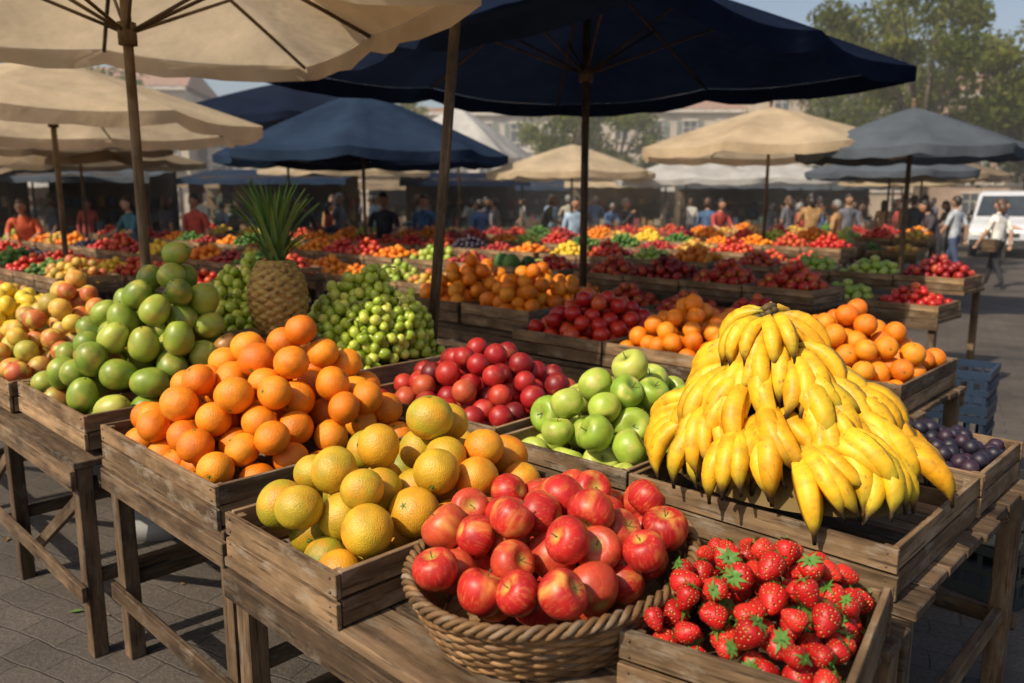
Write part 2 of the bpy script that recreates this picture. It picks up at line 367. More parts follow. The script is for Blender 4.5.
def pile(name,t,s0,s1,w0,w1,rim,H,r,mats,h=.12,cx=0,cy=0,tilt=math.pi,rv=.07,maxn=400,edge=.015,rfn=None,p=2.2,q=.85,cull=4.2,ang=GA,center=None,tmin=0,lump=0,twigs=0):
    w=s1-s0-.03; d=w1-w0-.03; pf=mound(w,d,rim,H,edge,cx,cy,p,q,lump)
    P=heap(w,d,r,rim-h,pf,maxn,rv)
    P=np.array([q_ for q_ in P if q_[2]>pf(q_[0],q_[1])-cull*r or q_[2]>rim])
    xf=[(rrot(tilt,tmin)*q_[3],q_[:3]) for q_ in P]
    rn=[rfn(q_[0]/w,q_[1]/d) if rfn else random.random() for q_ in P]
    me=inst_mesh(name,t,xf,rn,mats); ob=bpy.data.objects.new(name,me); col.objects.link(ob)
    ob.location=center if center else G((s0+s1)/2,(w0+w1)/2); ob.rotation_euler=(0,0,ang)
    if twigs:
        b=MB(); R=random.Random(4)
        for i in range(twigs):
            x=R.uniform(-.42,.42)*w; y=R.uniform(-.42,.42)*d; z=pf(x,y)-.01; a=R.uniform(0,6.28)
            dx,dy=math.cos(a),math.sin(a); pts=[(x,y,z-.03),(x+dx*.015,y+dy*.015,z+.018),(x+dx*.045,y+dy*.045,z+.034),(x+dx*.085,y+dy*.085,z+.028)]
            b.tube(pts,[.0035,.003,.003,.0045],5)
            for k in range(3):
                o=Vector(pts[1+k%3]); b.tube([o,o+Vector((R.uniform(-.03,.03),R.uniform(-.03,.03),-.02))],[.002,.0012],4)
        b.build('grape_stalks',[plain('grape_stalk',(.20,.20,.05))],ob)
    return ob
def cl(x): return min(1,max(0,x))

# ------------------------------------------------------------ tables
def table(s0,s1,w0,w1,z=TZ,legs=None,brace=True,name='wooden_market_table'):
    b=MB(); W=s1-s0; D=w1-w0
    n=max(3,int(D/.13)); pw=D/n
    for i in range(n): b.box((random.uniform(-.01,.01),-D/2+(i+.5)*pw,z-.014),(W+random.uniform(-.01,.03),pw-.008,.026))
    nl=max(2,int(round(W/1.0))+1); xs=[-W/2+.04+i*(W-.08)/(nl-1) for i in range(nl)]
    for sy in(-1,1):
        y=sy*(D/2-.035)
        b.box((0,y+sy*.031,z-.028-.04),(W,.022,.075))
        for x in xs: b.box((x,y-sy*.01,(z-.03)/2),(.06,.055,z-.032))
        b.box((0,y+sy*.032,.26),(W,.02,.06))
        if brace:
            for i in range(nl-1):
                a,c=xs[i],xs[i+1]
                if random.random()<.8: b.beam((a,y-sy*.052,.12),(c,y-sy*.052,z-.1),.022,.05,up=(0,0,1))
    for x in xs: b.box((x,0,.3),(.03,D-.13,.05))
    return b.build(name,[W_OLD],None,G((s0+s1)/2,(w0+w1)/2),GA,.003)
table(-4.78,-2.94,.84,1.62); table(-2.91,-2.0,.93,1.74); table(-1.85,-.48,.86,1.72)
table(-4.1,-2.7,1.66,2.56); table(-2.68,-.5,1.79,2.95)
table(-3.3,-1.05,3.38,4.3); table(-5.0,-3.6,3.85,4.9)
table(-6.0,-4.85,.9,1.7)

# ------------------------------------------------------------ foreground crates and fruit
crate(-3.75,-2.96,.90,1.58,.91); pile('green_mango_pile',T_MG,-3.75,-2.96,.90,1.58,.91,.56,.059,[M_MG,STEM],cx=.05,cy=.2,q=.7,edge=.03,rv=.13,rfn=lambda x,y:random.random())
crate(-2.90,-2.02,.93,1.73,.885,.13); pile('orange_pile',T_OR,-2.90,-2.02,.93,1.73,.885,.36,.057,[M_OR,CALYX],cx=0.02,cy=.08,edge=.05,rv=.08,q=.72)
crate(-1.83,-1.34,.86,1.64,.885,.13); pile('mandarin_pile',T_OR,-1.83,-1.34,.86,1.64,.885,.20,.057,[M_MD,CALYX],edge=.06,cy=.05,rv=.1,rfn=lambda x,y:cl(.46+.8*x+.5*y+random.uniform(-.32,.32)))
crate(-2.66,-1.86,1.83,2.55,.895,.14); pile('red_plum_pile',T_PL,-2.66,-1.86,1.83,2.55,.895,.20,.046,[M_PL,STEM],edge=.03,maxn=320)
crate(-1.81,-1.29,1.80,2.50,.885,.13); pile('green_apple_pile',T_AP,-1.81,-1.29,1.80,2.50,.885,.20,.057,[M_GA,STEM],edge=.06,tilt=1.6,q=.7,rv=.1)
crate(-1.27,-.54,1.80,2.48,.885,.13)
crate(-1.12,-.54,2.50,2.95,.885,.13); pile('dark_plum_pile',T_PL,-1.12,-.54,2.50,2.95,.885,.04,.025,[M_DK,STEM],edge=.01)
crate(-4.02,-3.46,1.66,2.22,.95,.19); pile('green_grape_pile',T_GR,-4.02,-3.46,1.66,2.22,.95,.42,.025,[M_GR,STEM],cull=5,maxn=1500,h=.05,rv=.14,q=.5,lump=.035,twigs=14)
crate(-3.42,-2.74,1.90,2.50,.95,.19); pile('green_grape_pile',T_GR,-3.42,-2.74,1.90,2.50,.95,.39,.024,[M_GR,STEM],cull=5,maxn=2400,h=.05,rv=.14,q=.45,lump=.045,twigs=22)
crate(-4.70,-3.82,.88,1.58,.90,.14); pile('peach_pile',T_OR,-4.70,-3.82,.88,1.58,.90,.36,.050,[M_PE,STEM],edge=.04,cy=.1,rv=.12)
crate(-5.75,-4.9,.92,1.66,.90,.14); pile('lemon_pile',T_LE,-5.75,-4.9,.92,1.66,.90,.25,.045,[M_LE,STEM],edge=.04)
crate(-3.28,-2.62,3.40,4.25,.90,.14); pile('tomato_pile',T_PL,-3.28,-2.62,3.40,4.25,.90,.22,.048,[M_TO,STEM],edge=.04)
crate(-2.60,-1.92,3.40,4.25,.90,.14); pile('apricot_pile',T_PL,-2.60,-1.92,3.40,4.25,.90,.22,.050,[M_OR,STEM],edge=.04)
crate(-1.88,-1.08,3.42,4.25,.90,.14); pile('orange_pile',T_OR,-1.88,-1.08,3.42,4.25,.90,.26,.052,[M_OR,CALYX],edge=.04)
crate(-4.98,-4.32,3.9,4.85,.92,.16); pile('orange_pile',T_PL,-4.98,-4.32,3.9,4.85,.92,.30,.056,[M_OR,CALYX],edge=.04)
crate(-4.28,-3.62,3.9,4.85,.92,.16); pile('orange_pile',T_PL,-4.28,-3.62,3.9,4.85,.92,.28,.056,[M_OR,CALYX],edge=.04)

# strawberries
sc=Vector((.495,1.455,0)); sang=math.radians(-33)
ob=bpy.data.objects.new('wooden_crate',crate_mesh('wooden_crate',.40,.47,.13,.865-.13)); col.objects.link(ob); ob.location=sc; ob.rotation_euler=(0,0,sang)
m=ob.modifiers.new('b','BEVEL'); m.width=.0025; m.segments=1
pile('strawberry_pile',T_ST,0,.40,0,.47,.865,.10,.0285,[M_ST,CALYX],edge=.03,tilt=2.1,tmin=.4,ang=sang,center=sc,rv=.2,h=.11,maxn=340,q=.7)

# wicker basket with apples
def basket(cx,cy,a,bq,ang,z0,h):
    b=MB(); N=130; rows=11
    def pt(th,f,off=0,z=None):
        fl=.80+.20*f**.8; A=a*fl+off; B=bq*fl+off
        p=Vector((A*math.cos(th),B*math.sin(th),(z0+h*f) if z is None else z)); return p
    ns=44
    for r in range(rows):
        f=(r+.4)/rows
        pts=[pt(2*math.pi*k/N,f,.0045*math.cos(ns/2*2*math.pi*k/N+math.pi*r)) for k in range(N+1)]
        b.tube(pts,.0072,6,caps=False)
    for k in range(ns):
        th=2*math.pi*k/ns; b.tube([pt(th,f) for f in(0,.25,.5,.75,1.0)],.0045,5)
    for ph in range(3):
        pts=[]
        for k in range(N*2+1):
            th=2*math.pi*k/(N*2); q=th*26+ph*2.094; p=pt(th,1.0,.009*math.cos(q)); p.z+=.009*math.sin(q)+.006; pts.append(p)
        b.tube(pts,.0068,6,caps=False)
    V=[pt(2*math.pi*k/48,0,0,z0+.004) for k in range(48)]; b.add(V,[tuple(range(48))])
    V2=[pt(2*math.pi*k/48,.0,-.004,z0+.002) for k in range(48)]+[pt(2*math.pi*k/48,.95,-.006) for k in range(48)]
    b.add(V2,[(k,(k+1)%48,48+(k+1)%48,48+k) for k in range(48)],rnd=.0)
    b.build('wicker_basket',[WICK],None,(cx,cy,0),ang)
BA=math.radians(56); BX,BY=.10,1.66
basket(BX,BY,.375,.285,BA,TZ+.002,.125)
def ap():
    w,d=.71,.53
    def f(x,y):
        rho=math.hypot(x/(w/2),y/(d/2)); 
        if rho>.97: return 0
        return .88+.05+.125*max(0,1-rho)**.55
    def fb(x,y):
        rho=math.hypot(x/(w/2),y/(d/2)); return TZ+.02+.12*max(0,(rho-.45)/.5)
    P=heap(w,d,.048,fb,f,240,.10,110)
    xf=[(rrot(2.2)*q[3],q[:3]) for q in P]
    o=bpy.data.objects.new('red_apple_pile',inst_mesh('red_apple_pile',T_AP,xf,rs.rand(len(P)),[M_AP,STEM])); col.objects.link(o); o.location=(BX,BY,0); o.rotation_euler=(0,0,BA)
ap()

# bananas
def mk_banana():
    V=[];F=[];n=10; rr=[(0,.030),(.04,.025),(.09,.026),(.14,.036),(.19,.066),(.27,.096),(.38,.114),(.5,.120),(.62,.116),(.74,.102),(.83,.078),(.89,.048),(.925,.028),(.96,.021),(1,.019)]
    for x,r in rr:
        z=.95*x*(1-x)-.25*max(0,x-.8)*(x-.8)*4; sl=.95*(1-2*x); a=math.atan(sl)
        for k in range(n):
            q=2*math.pi*k/n; rad=r*(1+.12*math.cos(5*q)); y=rad*math.cos(q); zz=rad*math.sin(q)
            V.append((x-math.sin(a)*zz,y,z+math.cos(a)*zz))
    for i in range(len(rr)-1):
        for k in range(n): F.append((i*n+k,(i+1)*n+k,(i+1)*n+(k+1)%n,i*n+(k+1)%n))
    F.append(tuple(range(n))); F.append(tuple((len(rr)-1)*n+k for k in range(n-1,-1,-1)))
    return T(V,F).fin()
T_BA=mk_banana()
def bananas():
    R_=random.Random(11)
    apex=Vector((.70,2.15,1.37)); xf=[]; nubs=MB(); rn=[]
    bc=Vector((.765,2.10,.89)); ra,rb=.44,.345
    def surf(th,f): return apex.lerp(bc+G(ra*math.cos(th),rb*math.sin(th)),f)
    def hand(p,x,z,n,tone,L0=.225):
        y=z.cross(x).normalized()
        for i in range(n):
            o=i-(n-1)/2; yaw=o*.17+R_.uniform(-.07,.07); xx=(x*math.cos(yaw)+y*math.sin(yaw)).normalized(); zz=(z-y*o*.12); zz=(zz-xx*zz.dot(xx)).normalized(); yy=zz.cross(xx)
            pit=R_.uniform(-.09,.09); xx,zz=(xx*math.cos(pit)+zz*math.sin(pit)),(zz*math.cos(pit)-xx*math.sin(pit))
            L=L0*R_.uniform(.86,1.1); R=Matrix((xx,yy,zz)).transposed()@Matrix.Rotation(R_.uniform(-.4,.4),3,'X')
            xf.append((np.array(R)*L,np.array(p+y*o*.016-z*(.006*o*o)))); rn.append(cl(tone+R_.uniform(-.2,.2)))
        nubs.ell(p-x*.006,(.014+.006*n,.015,.013),8,6,0,Matrix((y,x,z)).transposed())
    for ring,f0 in enumerate((.05,.12,.195,.275,.355,.435,.515,.60)):
        fm=f0+.18; circ=2*math.pi*(ra+rb)/2*fm; n=max(3,int(circ/.172)); ph=R_.random()*6
        for k in range(n):
            th=ph+2*math.pi*(k+R_.uniform(-.2,.2))/n; ff=f0+R_.uniform(-.045,.03)
            p=surf(th,ff); p1=surf(th+R_.uniform(-.12,.12),ff+.35)
            x=(p1-p).normalized(); tang=(surf(th+.05,ff+.2)-surf(th-.05,ff+.2)).normalized(); z=x.cross(tang).normalized()
            if z.z<0: z=-z
            x=(x+z*R_.uniform(0,.22)).normalized(); z=(z-x*z.dot(x)).normalized()
            sw=R_.uniform(-.3,.3); y=z.cross(x); x=(x*math.cos(sw)+y*math.sin(sw)).normalized()
            hand(p-z*R_.uniform(.035,.06),x,z,R_.choice((3,4,4,5)) if ring>1 else R_.choice((2,3)),R_.random())
    for k,a in enumerate((-2.7,-1.5,-.3,1.0,2.3)):
        x=Vector((math.cos(a),math.sin(a),-.95+.25*(k%2))).normalized(); z=Vector((0,0,1)); z=(z-x*z.dot(x)).normalized()
        hand(apex+Vector((0,0,-.03+.006*k))+x*.004,x,z,2 if k%2 else 3,R_.random(),.19)
    o=bpy.data.objects.new('banana_pile',inst_mesh('banana_pile',T_BA,xf,rn,[M_BA])); col.objects.link(o)
    V=[apex-Vector((0,0,.13))]+[surf(2*math.pi*k/32,.93)-Vector((0,0,.02)) for k in range(32)]
    V=[V[0]]+[bc+(v-bc)*.80 for v in V[1:]]
    nubs.add(V,[(0,1+k,1+(k+1)%32) for k in range(32)],1,smooth=True)
    c=nubs.build('stem_crowns',[STEM,plain('banana_inner',(.14,.085,.012))]); c.parent=o
bananas()

# pineapple
def pineapple(loc):
    b=MB(); n=70;m=50;V=[];F=[];H=.33;R=.118
    for i in range(m+1):
        f=i/m; z=f*H; r=R*(math.sin(math.pi*(.08+.84*f))**.5)
        if i in(0,m): r*=.75
        for k in range(n):
            th=2*math.pi*k/n; u=th*10/(2*math.pi)*1; v=f*9
            d1=abs(((u+v)%1)-.5)*2; d2=abs(((u-v)%1)-.5)*2
            bm=(1-max(d1,d2)**3)*.016; rr=r+bm
            V.append((rr*math.cos(th),rr*math.sin(th),z))
    for i in range(m):
        for k in range(n): F.append((i*n+k,i*n+(k+1)%n,(i+1)*n+(k+1)%n,(i+1)*n+k))
    b.add(V,F,0,True)
    for k in range(60):
        a=k*2.4; lv=k/60; L=.31-.09*(1-lv); out=.50*(1-lv)**1.2+.05; w=.018
        if k<14: L*=.6
        up=Vector((math.cos(a)*out,math.sin(a)*out,1)).normalized(); o=Vector((math.cos(a),math.sin(a),0)); s_=Vector((-math.sin(a),math.cos(a),0))
        V=[];base=Vector((0,0,H-.01+lv*.05))+o*.025
        for j in range(6):
            q=j/5; p=base+up*L*q+o*(.11*q**3*(1-lv*.6)); ww=w*(1-q)**.7
            V+= [p-s_*ww+o*.004,p - o*.003,p+s_*ww+o*.004]
        F=[]
        for j in range(5):
            for c in(0,1): F.append((j*3+c,j*3+c+1,j*3+3+c+1,j*3+3+c))
        b.add(V,F,1,True)
    PM,nt,bs=newmat('pineapple_skin'); t=nd(nt,'ShaderNodeTexCoord'); v=nd(nt,'ShaderNodeTexNoise',Scale=35,Detail=3); lk(nt,t.outputs['Object'],v.inputs['Vector'])
    rp=ramp(nt,[(.3,(.10,.055,.015)),(.5,(.38,.22,.045)),(.7,(.34,.28,.07))]); lk(nt,v.outputs[0],rp.inputs[0]); lk(nt,rp.outputs[0],bs.inputs['Base Color']); bs.inputs['Roughness'].default_value=.6
    b.build('pineapple',[PM,leafmat('pineapple_leaf',[(0,(.07,.15,.04)),(1,(.20,.30,.09))],.2)],None,loc)
crate(-3.42,-2.98,1.63,1.89,1.05,.29)
bb=MB(); bb.box((0,0,1.06),(.43,.25,.016)); bb.build('crate_lid_board',[W_CR],None,G(-3.2,1.76),GA)
pineapple(Vector((*G(-3.15,1.785)[:2],1.069)))

# stacked plastic crates beside the right-hand table
def plastic_stack(s,w,n,c,rz):
    b=MB(); W,D,H=.56,.38,.24
    for k in range(n):
        z=k*(H+.006)+.004
        b.box((0,0,z+.01),(W-.03,D-.03,.02))
        for zz,h in((.025,.05),(.125,.03),(H-.02,.04)):
            for sg in(-1,1): b.box((0,sg*(D/2-.008),z+zz),(W,.016,h)); b.box((sg*(W/2-.008),0,z+zz),(.016,D-.034,h))
        for i in range(9):
            x=-W/2+.02+i*(W-.04)/8
            for sg in(-1,1): b.box((x,sg*(D/2-.010),z+H/2),(.018,.010,H-.02))
        for i in range(6):
            y=-D/2+.03+i*(D-.06)/5
            for sg in(-1,1): b.box((sg*(W/2-.010),y,z+H/2),(.010,.018,H-.02))
    b.build('stacked_plastic_crates',[plain('blue_plastic',c,.45)],None,G(s,w),rz)
plastic_stack(-1.35,4.95,3,(.015,.03,.06),GA+.1); plastic_stack(-.85,3.8,2,(.025,.03,.03),GA-.2)

# ------------------------------------------------------------ umbrellas
CREAM=fabric('cream_canvas',(.76,.61,.41),.5); NAVY=fabric('navy_canvas',(.013,.020,.042),.2); BLUE=fabric('blue_canvas',(.030,.050,.090),.25); GREY=fabric('greyblue_canvas',(.12,.14,.165),.3); WHITE=fabric('white_canvas',(.66,.64,.60),.4)
BROWN=fabric('tan_canvas',(.34,.26,.17),.35)
def umbrella(x,y,R,n,rot,zr,zp,fab,pole=.028,lean=(0,0),hub=None,val=.13,name='market_umbrella',z0=0):
    e=empty(name,(x,y,0))
    b=MB(); K=8; sub=6; nr=n if n>4 else 8
    def rad(th):
        a=(th-rot)%(2*math.pi/n); return R*math.cos(math.pi/n)/math.cos(a-math.pi/n)
    def P(th,t):
        q=((th-rot)/(2*math.pi/nr))%1.0; sg=math.sin(math.pi*q)
        r=rad(th)*t*(1-.03*sg*t); z=zp-(zp-zr)*(t**1.12)-.07*(R/2)*sg*t*(1-.35*t)
        return Vector((lean[0]+r*math.cos(th),lean[1]+r*math.sin(th),z))
    M=nr*sub; V=[P(0,0)]; F=[]
    for i in range(1,K+1):
        for k in range(M): V.append(P(rot+2*math.pi*k/M,i/K))
    for k in range(M): F.append((0,1+k,1+(k+1)%M))
    for i in range(K-1):
        for k in range(M): F.append((1+i*M+k,1+(i+1)*M+k,1+(i+1)*M+(k+1)%M,1+i*M+(k+1)%M))
    b.add(V,F,0,True)
    V=[];F=[]
    for j in range(3):
        for k in range(M):
            th=rot+2*math.pi*k/M; p=P(th,1.0); o=Vector((math.cos(th),math.sin(th),0))
            p=p+o*(.004+.012*j*math.sin(k*1.7)) - Vector((0,0,val*j/2*(1-.12*math.cos(k*2.1)))); V.append(p)
    for j in range(2):
        for k in range(M): F.append((j*M+k,(j+1)*M+k,(j+1)*M+(k+1)%M,j*M+(k+1)%M))
    b.add(V,F,0,True)
    b.build('canopy',[fab],e)
    b=MB(); hub=hub or zr; top=Vector((lean[0],lean[1],zp))
    for k in range(nr):
        th=rot+2*math.pi*k/nr
        pts=[P(th,t)-Vector((0,0,.018)) for t in(.03,.25,.5,.75,.99)]; b.tube(pts,.011,6)
        b.cyl((lean[0]*hub/zp,lean[1]*hub/zp,hub),P(th,.5)-Vector((0,0,.025)),.009,n=6)
    b.cyl((-lean[0]*.4 if lean[0] else 0,0,z0),top+Vector((0,0,.06)),pole,pole*.92,12)
    hp=Vector((lean[0]*hub/zp,lean[1]*hub/zp,hub)); b.cyl(hp-Vector((0,0,.05)),hp+Vector((0,0,.05)),pole*1.7,n=12); b.cyl(top-Vector((0,0,.1)),top-Vector((0,0,.02)),pole*1.8,n=12)
    b.ell(top+Vector((0,0,.08)),(.035,.035,.05))
    b.build('pole_and_ribs',[W_POLE],e)
    if z0==0:
        b=MB(); b.cyl((-lean[0]*.4,0,0.001),(-lean[0]*.4,0,.09),.24,.22,20); b.build('weighted_base',[plain('concrete_base',(.2,.2,.19))],e)
    return e
umbrella(-1.80,3.92,1.72,4,math.radians(-14),2.54,3.0,CREAM,.025,hub=2.42,val=.10)
umbrella(-.40,3.92,1.15,8,0,2.98,3.35,CREAM,.027,lean=(.22,0),hub=2.95)
umbrella(-4.80,8.6,2.10,8,.2,2.46,3.1,CREAM,.03)
umbrella(.58,6.5,2.62,4,0.03,2.70,3.45,NAVY,.032,hub=2.62)
umbrella(-2.3,12.6,2.25,8,.1,2.35,3.3,BLUE)
umbrella(-4.4,16.0,2.8,8,.3,3.1,3.9,NAVY)
umbrella(4.05,12.9,2.1,8,.2,2.45,3.1,CREAM)
umbrella(5.65,11.6,1.55,8,.4,2.36,2.95,GREY,.035)
umbrella(-1.3,20,2.2,4,.5,2.7,3.9,WHITE); umbrella(1.4,19,2.0,8,.1,2.3,2.95,CREAM)
umbrella(4.5,21,2.4,4,.7,2.2,2.8,WHITE); umbrella(8.6,18.5,1.9,8,.7,2.3,2.9,GREY); umbrella(-9,17,2.6,4,.7,2.5,3.1,BROWN)
umbrella(7.5,24,2.4,4,.7,2.3,2.9,WHITE); umbrella(13,27,2.4,4,.2,2.3,2.9,CREAM); umbrella(-5,24,2.6,8,.7,2.5,3.3,CREAM); umbrella(-13,22,2.8,8,.7,2.6,3.4,BLUE)
umbrella(-7.6,13.6,1.9,8,.7,2.6,3.2,BROWN); umbrella(10.6,21,2.0,8,.3,2.3,2.9,BROWN)

# ------------------------------------------------------------ background stalls
kinds=[]
def kind(nm,t,mat,r,H): 
    w,d=.54,.50; pf=mound(w-.04,d-.04,.10,H,.03,0,0,2.4,.8); P=heap(w-.04,d-.04,r,.01,pf,260,.08,40)
    me=inst_mesh(nm,t,[(rrot()*q[3],q[:3]) for q in P],rs.rand(len(P)),[mat,CALYX]); kinds.append((nm,me))
kind('oranges',T_LO,M_OR,.043,.16); kind('tomatoes',T_LO,M_TO,.040,.15); kind('red_apples',T_LO,M_AP,.043,.17); kind('green_apples',T_LO,M_GA,.044,.17)
kind('lemons',T_LE,M_LE,.038,.15); kind('plums',T_LO,M_PL,.034,.13); kind('dark_plums',T_LO,M_DK,.033,.12); kind('peaches',T_LO,M_PE,.043,.15)
kind('cabbages',T_LO,M_VG,.09,.16); kind('herbs',T_LO,M_VG,.034,.16); kind('melons',T_LO,M_MG,.085,.18); kind('apricots',T_LO,M_OR,.034,.13)
bc_me=crate_mesh('small_crate',.55,.51,.11,0)
wts=[5,5,4,2,2,5,2,3,1,2,.6,3]
def stall(s,w,zb=.0):
    e=empty('market_stall',G(s,w),GA+random.uniform(-.05,.05)); b=MB(); W=2.3
    b.box((0,-.27,.72+zb),(W,.54,.03)); b.box((0,.27,.90+zb),(W,.54,.03)); b.box((0,-.55,.70+zb),(W,.02,.09))
    for x in(-1.1,0,1.1):
        b.box((x,-.5,.35),(.05,.05,.69+zb)); b.box((x,.5,.44),(.05,.05,.87+zb))
    b.box((0,-.53,.3),(W,.02,.05)); b.beam((-1.1,-.57,.1),(0,-.57,.66),.02,.05)
    b.build('stand',[W_OLD],e)
    kk=random.choices(range(12),wts,k=4)
    for i in range(4):
        for j in range(2):
            x=-.86+i*.573; y=-.27+j*.54; z=.736+j*.18+zb
            k=kk[i] if random.random()<.6 else random.choices(range(12),wts)[0]
            c=bpy.data.objects.new('crate',bc_me); col.objects.link(c); c.parent=e; c.location=(x,y,z)
            nm,me=kinds[k]; p=bpy.data.objects.new(nm,me); col.objects.link(p); p.parent=e; p.location=(x,y,z); p.rotation_euler=(0,0,random.choice((0,math.pi))); p.scale=(1,1,random.uniform(.8,1.15))
    return e
for wi in range(-4,13):
    w=5.55+wi*1.75
    for si in range(0,14):
        s=-15.6+si*2.42+(.5 if wi%2 else 0)
        p=G(s,w)
        if p.y<5.3 or p.y>17.5: continue
        if p.x>.50*p.y-.75 or p.x<-.72*p.y-1.2: continue
        if w<5.1 and s>-6.3: continue
        if w<6.2 and s>-.5: continue
        stall(s,w)

# ------------------------------------------------------------ booths behind
CLOTH=[plain('cloth_%d'%i,c) for i,c in enumerate([(.16,.04,.035),(.04,.06,.10),(.22,.19,.14),(.05,.07,.05),(.20,.12,.05),(.03,.03,.04)])]
SHADE=[plain('back_cloth_%d'%i,c) for i,c in enumerate([(.05,.04,.03),(.09,.075,.055),(.035,.035,.04),(.12,.09,.06)])]
def booth(x,y,w,fab,rz):
    e=empty('market_booth',(x,y,0),rz); b=MB()
    for sx in(-1,1):
        b.box((sx*w/2,-1.1,1.15),(.06,.06,2.3)); b.box((sx*w/2,1.1,1.3),(.06,.06,2.6))
    b.box((0,-1.1,2.27),(w-.06,.04,.05)); b.box((0,-.7,.86),(w,.8,.04)); b.box((0,.75,1.5),(w-.1,.4,.03)); b.box((0,.75,1.1),(w-.1,.4,.03))
    for i in range(6): b.box((-w/2+(i+.5)*w/6,-1.12,.5),(w/6-.01,.02,.7))
    b.build('frame',[W_OLD],e)
    b=MB()
    for i in range(int(w/.22)):
        for z in(.88,1.115,1.515):
            if random.random()<.75: hh=random.uniform(.1,.28); b.box((-w/2+.15+i*.22,-.7 if z<1 else .7,z+hh/2+.002),(random.uniform(.1,.2),.25,hh),None,random.randrange(6))
    b.build('boxed_goods',CLOTH,e)
    b=MB(); n=12;V=[];F=[]
    for i in range(n+1):
        for j in range(5):
            X=-w/2-.2+(w+.4)*i/n; Y=-1.5+2.8*j/4; V.append((X,Y,2.22+.12*(Y+1.5)+.03*math.sin(i*2)*math.sin(j*1.5)))
    for i in range(n):
        for j in range(4): F.append((i*5+j,(i+1)*5+j,(i+1)*5+j+1,i*5+j+1))
    b.add(V,F,0,True)
    V=[];F=[]
    for i in range(n+1): 
        X=-w/2-.2+(w+.4)*i/n; V+=[(X,-1.5,2.22+.0),(X,-1.54,2.06+.03*(i%2))]
    for i in range(n): F.append((2*i,2*i+1,2*i+3,2*i+2))
    b.add(V,F,0,True); b.build('awning',[fab],e)
    b=MB(); V=[];F=[]
    for i in range(20): X=-w/2+w*i/19; V+=[(X,1.05+.04*math.sin(i*2.1),.1),(X,1.05+.03*math.sin(i*2.1),2.4)]
    for i in range(19): F.append((2*i,2*i+2,2*i+3,2*i+1))
    b.add(V,F,0,True); b.build('back_cloth',[random.choice(SHADE)],e)
    if random.random()<.4:
        b=MB()
        for i in range(int(w/.35)):
            X=-w/2+.2+i*.35+random.uniform(-.1,.1); h=random.uniform(.5,.8); mi=random.randrange(6); o=.03*math.sin(i)
            V=[(X-.05,-.9,2.2),(X+.05,-.9,2.2),(X+.16,-.9,2.12),(X+.22,-.88,1.85),(X+.14,-.92,1.88),(X+.13,-.9+o,2.15-h),(X-.13,-.9-o,2.15-h),(X-.14,-.92,1.88),(X-.22,-.88,1.85),(X-.16,-.9,2.12)]
            if random.random()<.5: b.add(V,[tuple(range(10))],mi)
        if b.V: b.build('hanging_clothes',CLOTH,e)
for x,y,w,f,r in [(-14,19,4,BROWN,.2),(-10.5,20.5,3.2,GREY,.1),(-6.5,22.5,4,BLUE,0),(-1.5,25,3.4,NAVY,.1),(3.5,27,3,CREAM,-.1),(8,29,4,GREY,-.1),(-18,22,5,WHITE,.3),(-9,28,4,BROWN,0),(1,34,5,BLUE,0),(12.5,33,5,GREY,0),(-12.2,14.5,3.4,NAVY,.5),(-15,27,4,WHITE,0),(6,37,5,WHITE,0),(-4,33,4,BROWN,0)]: booth(x,y,w,f,r)

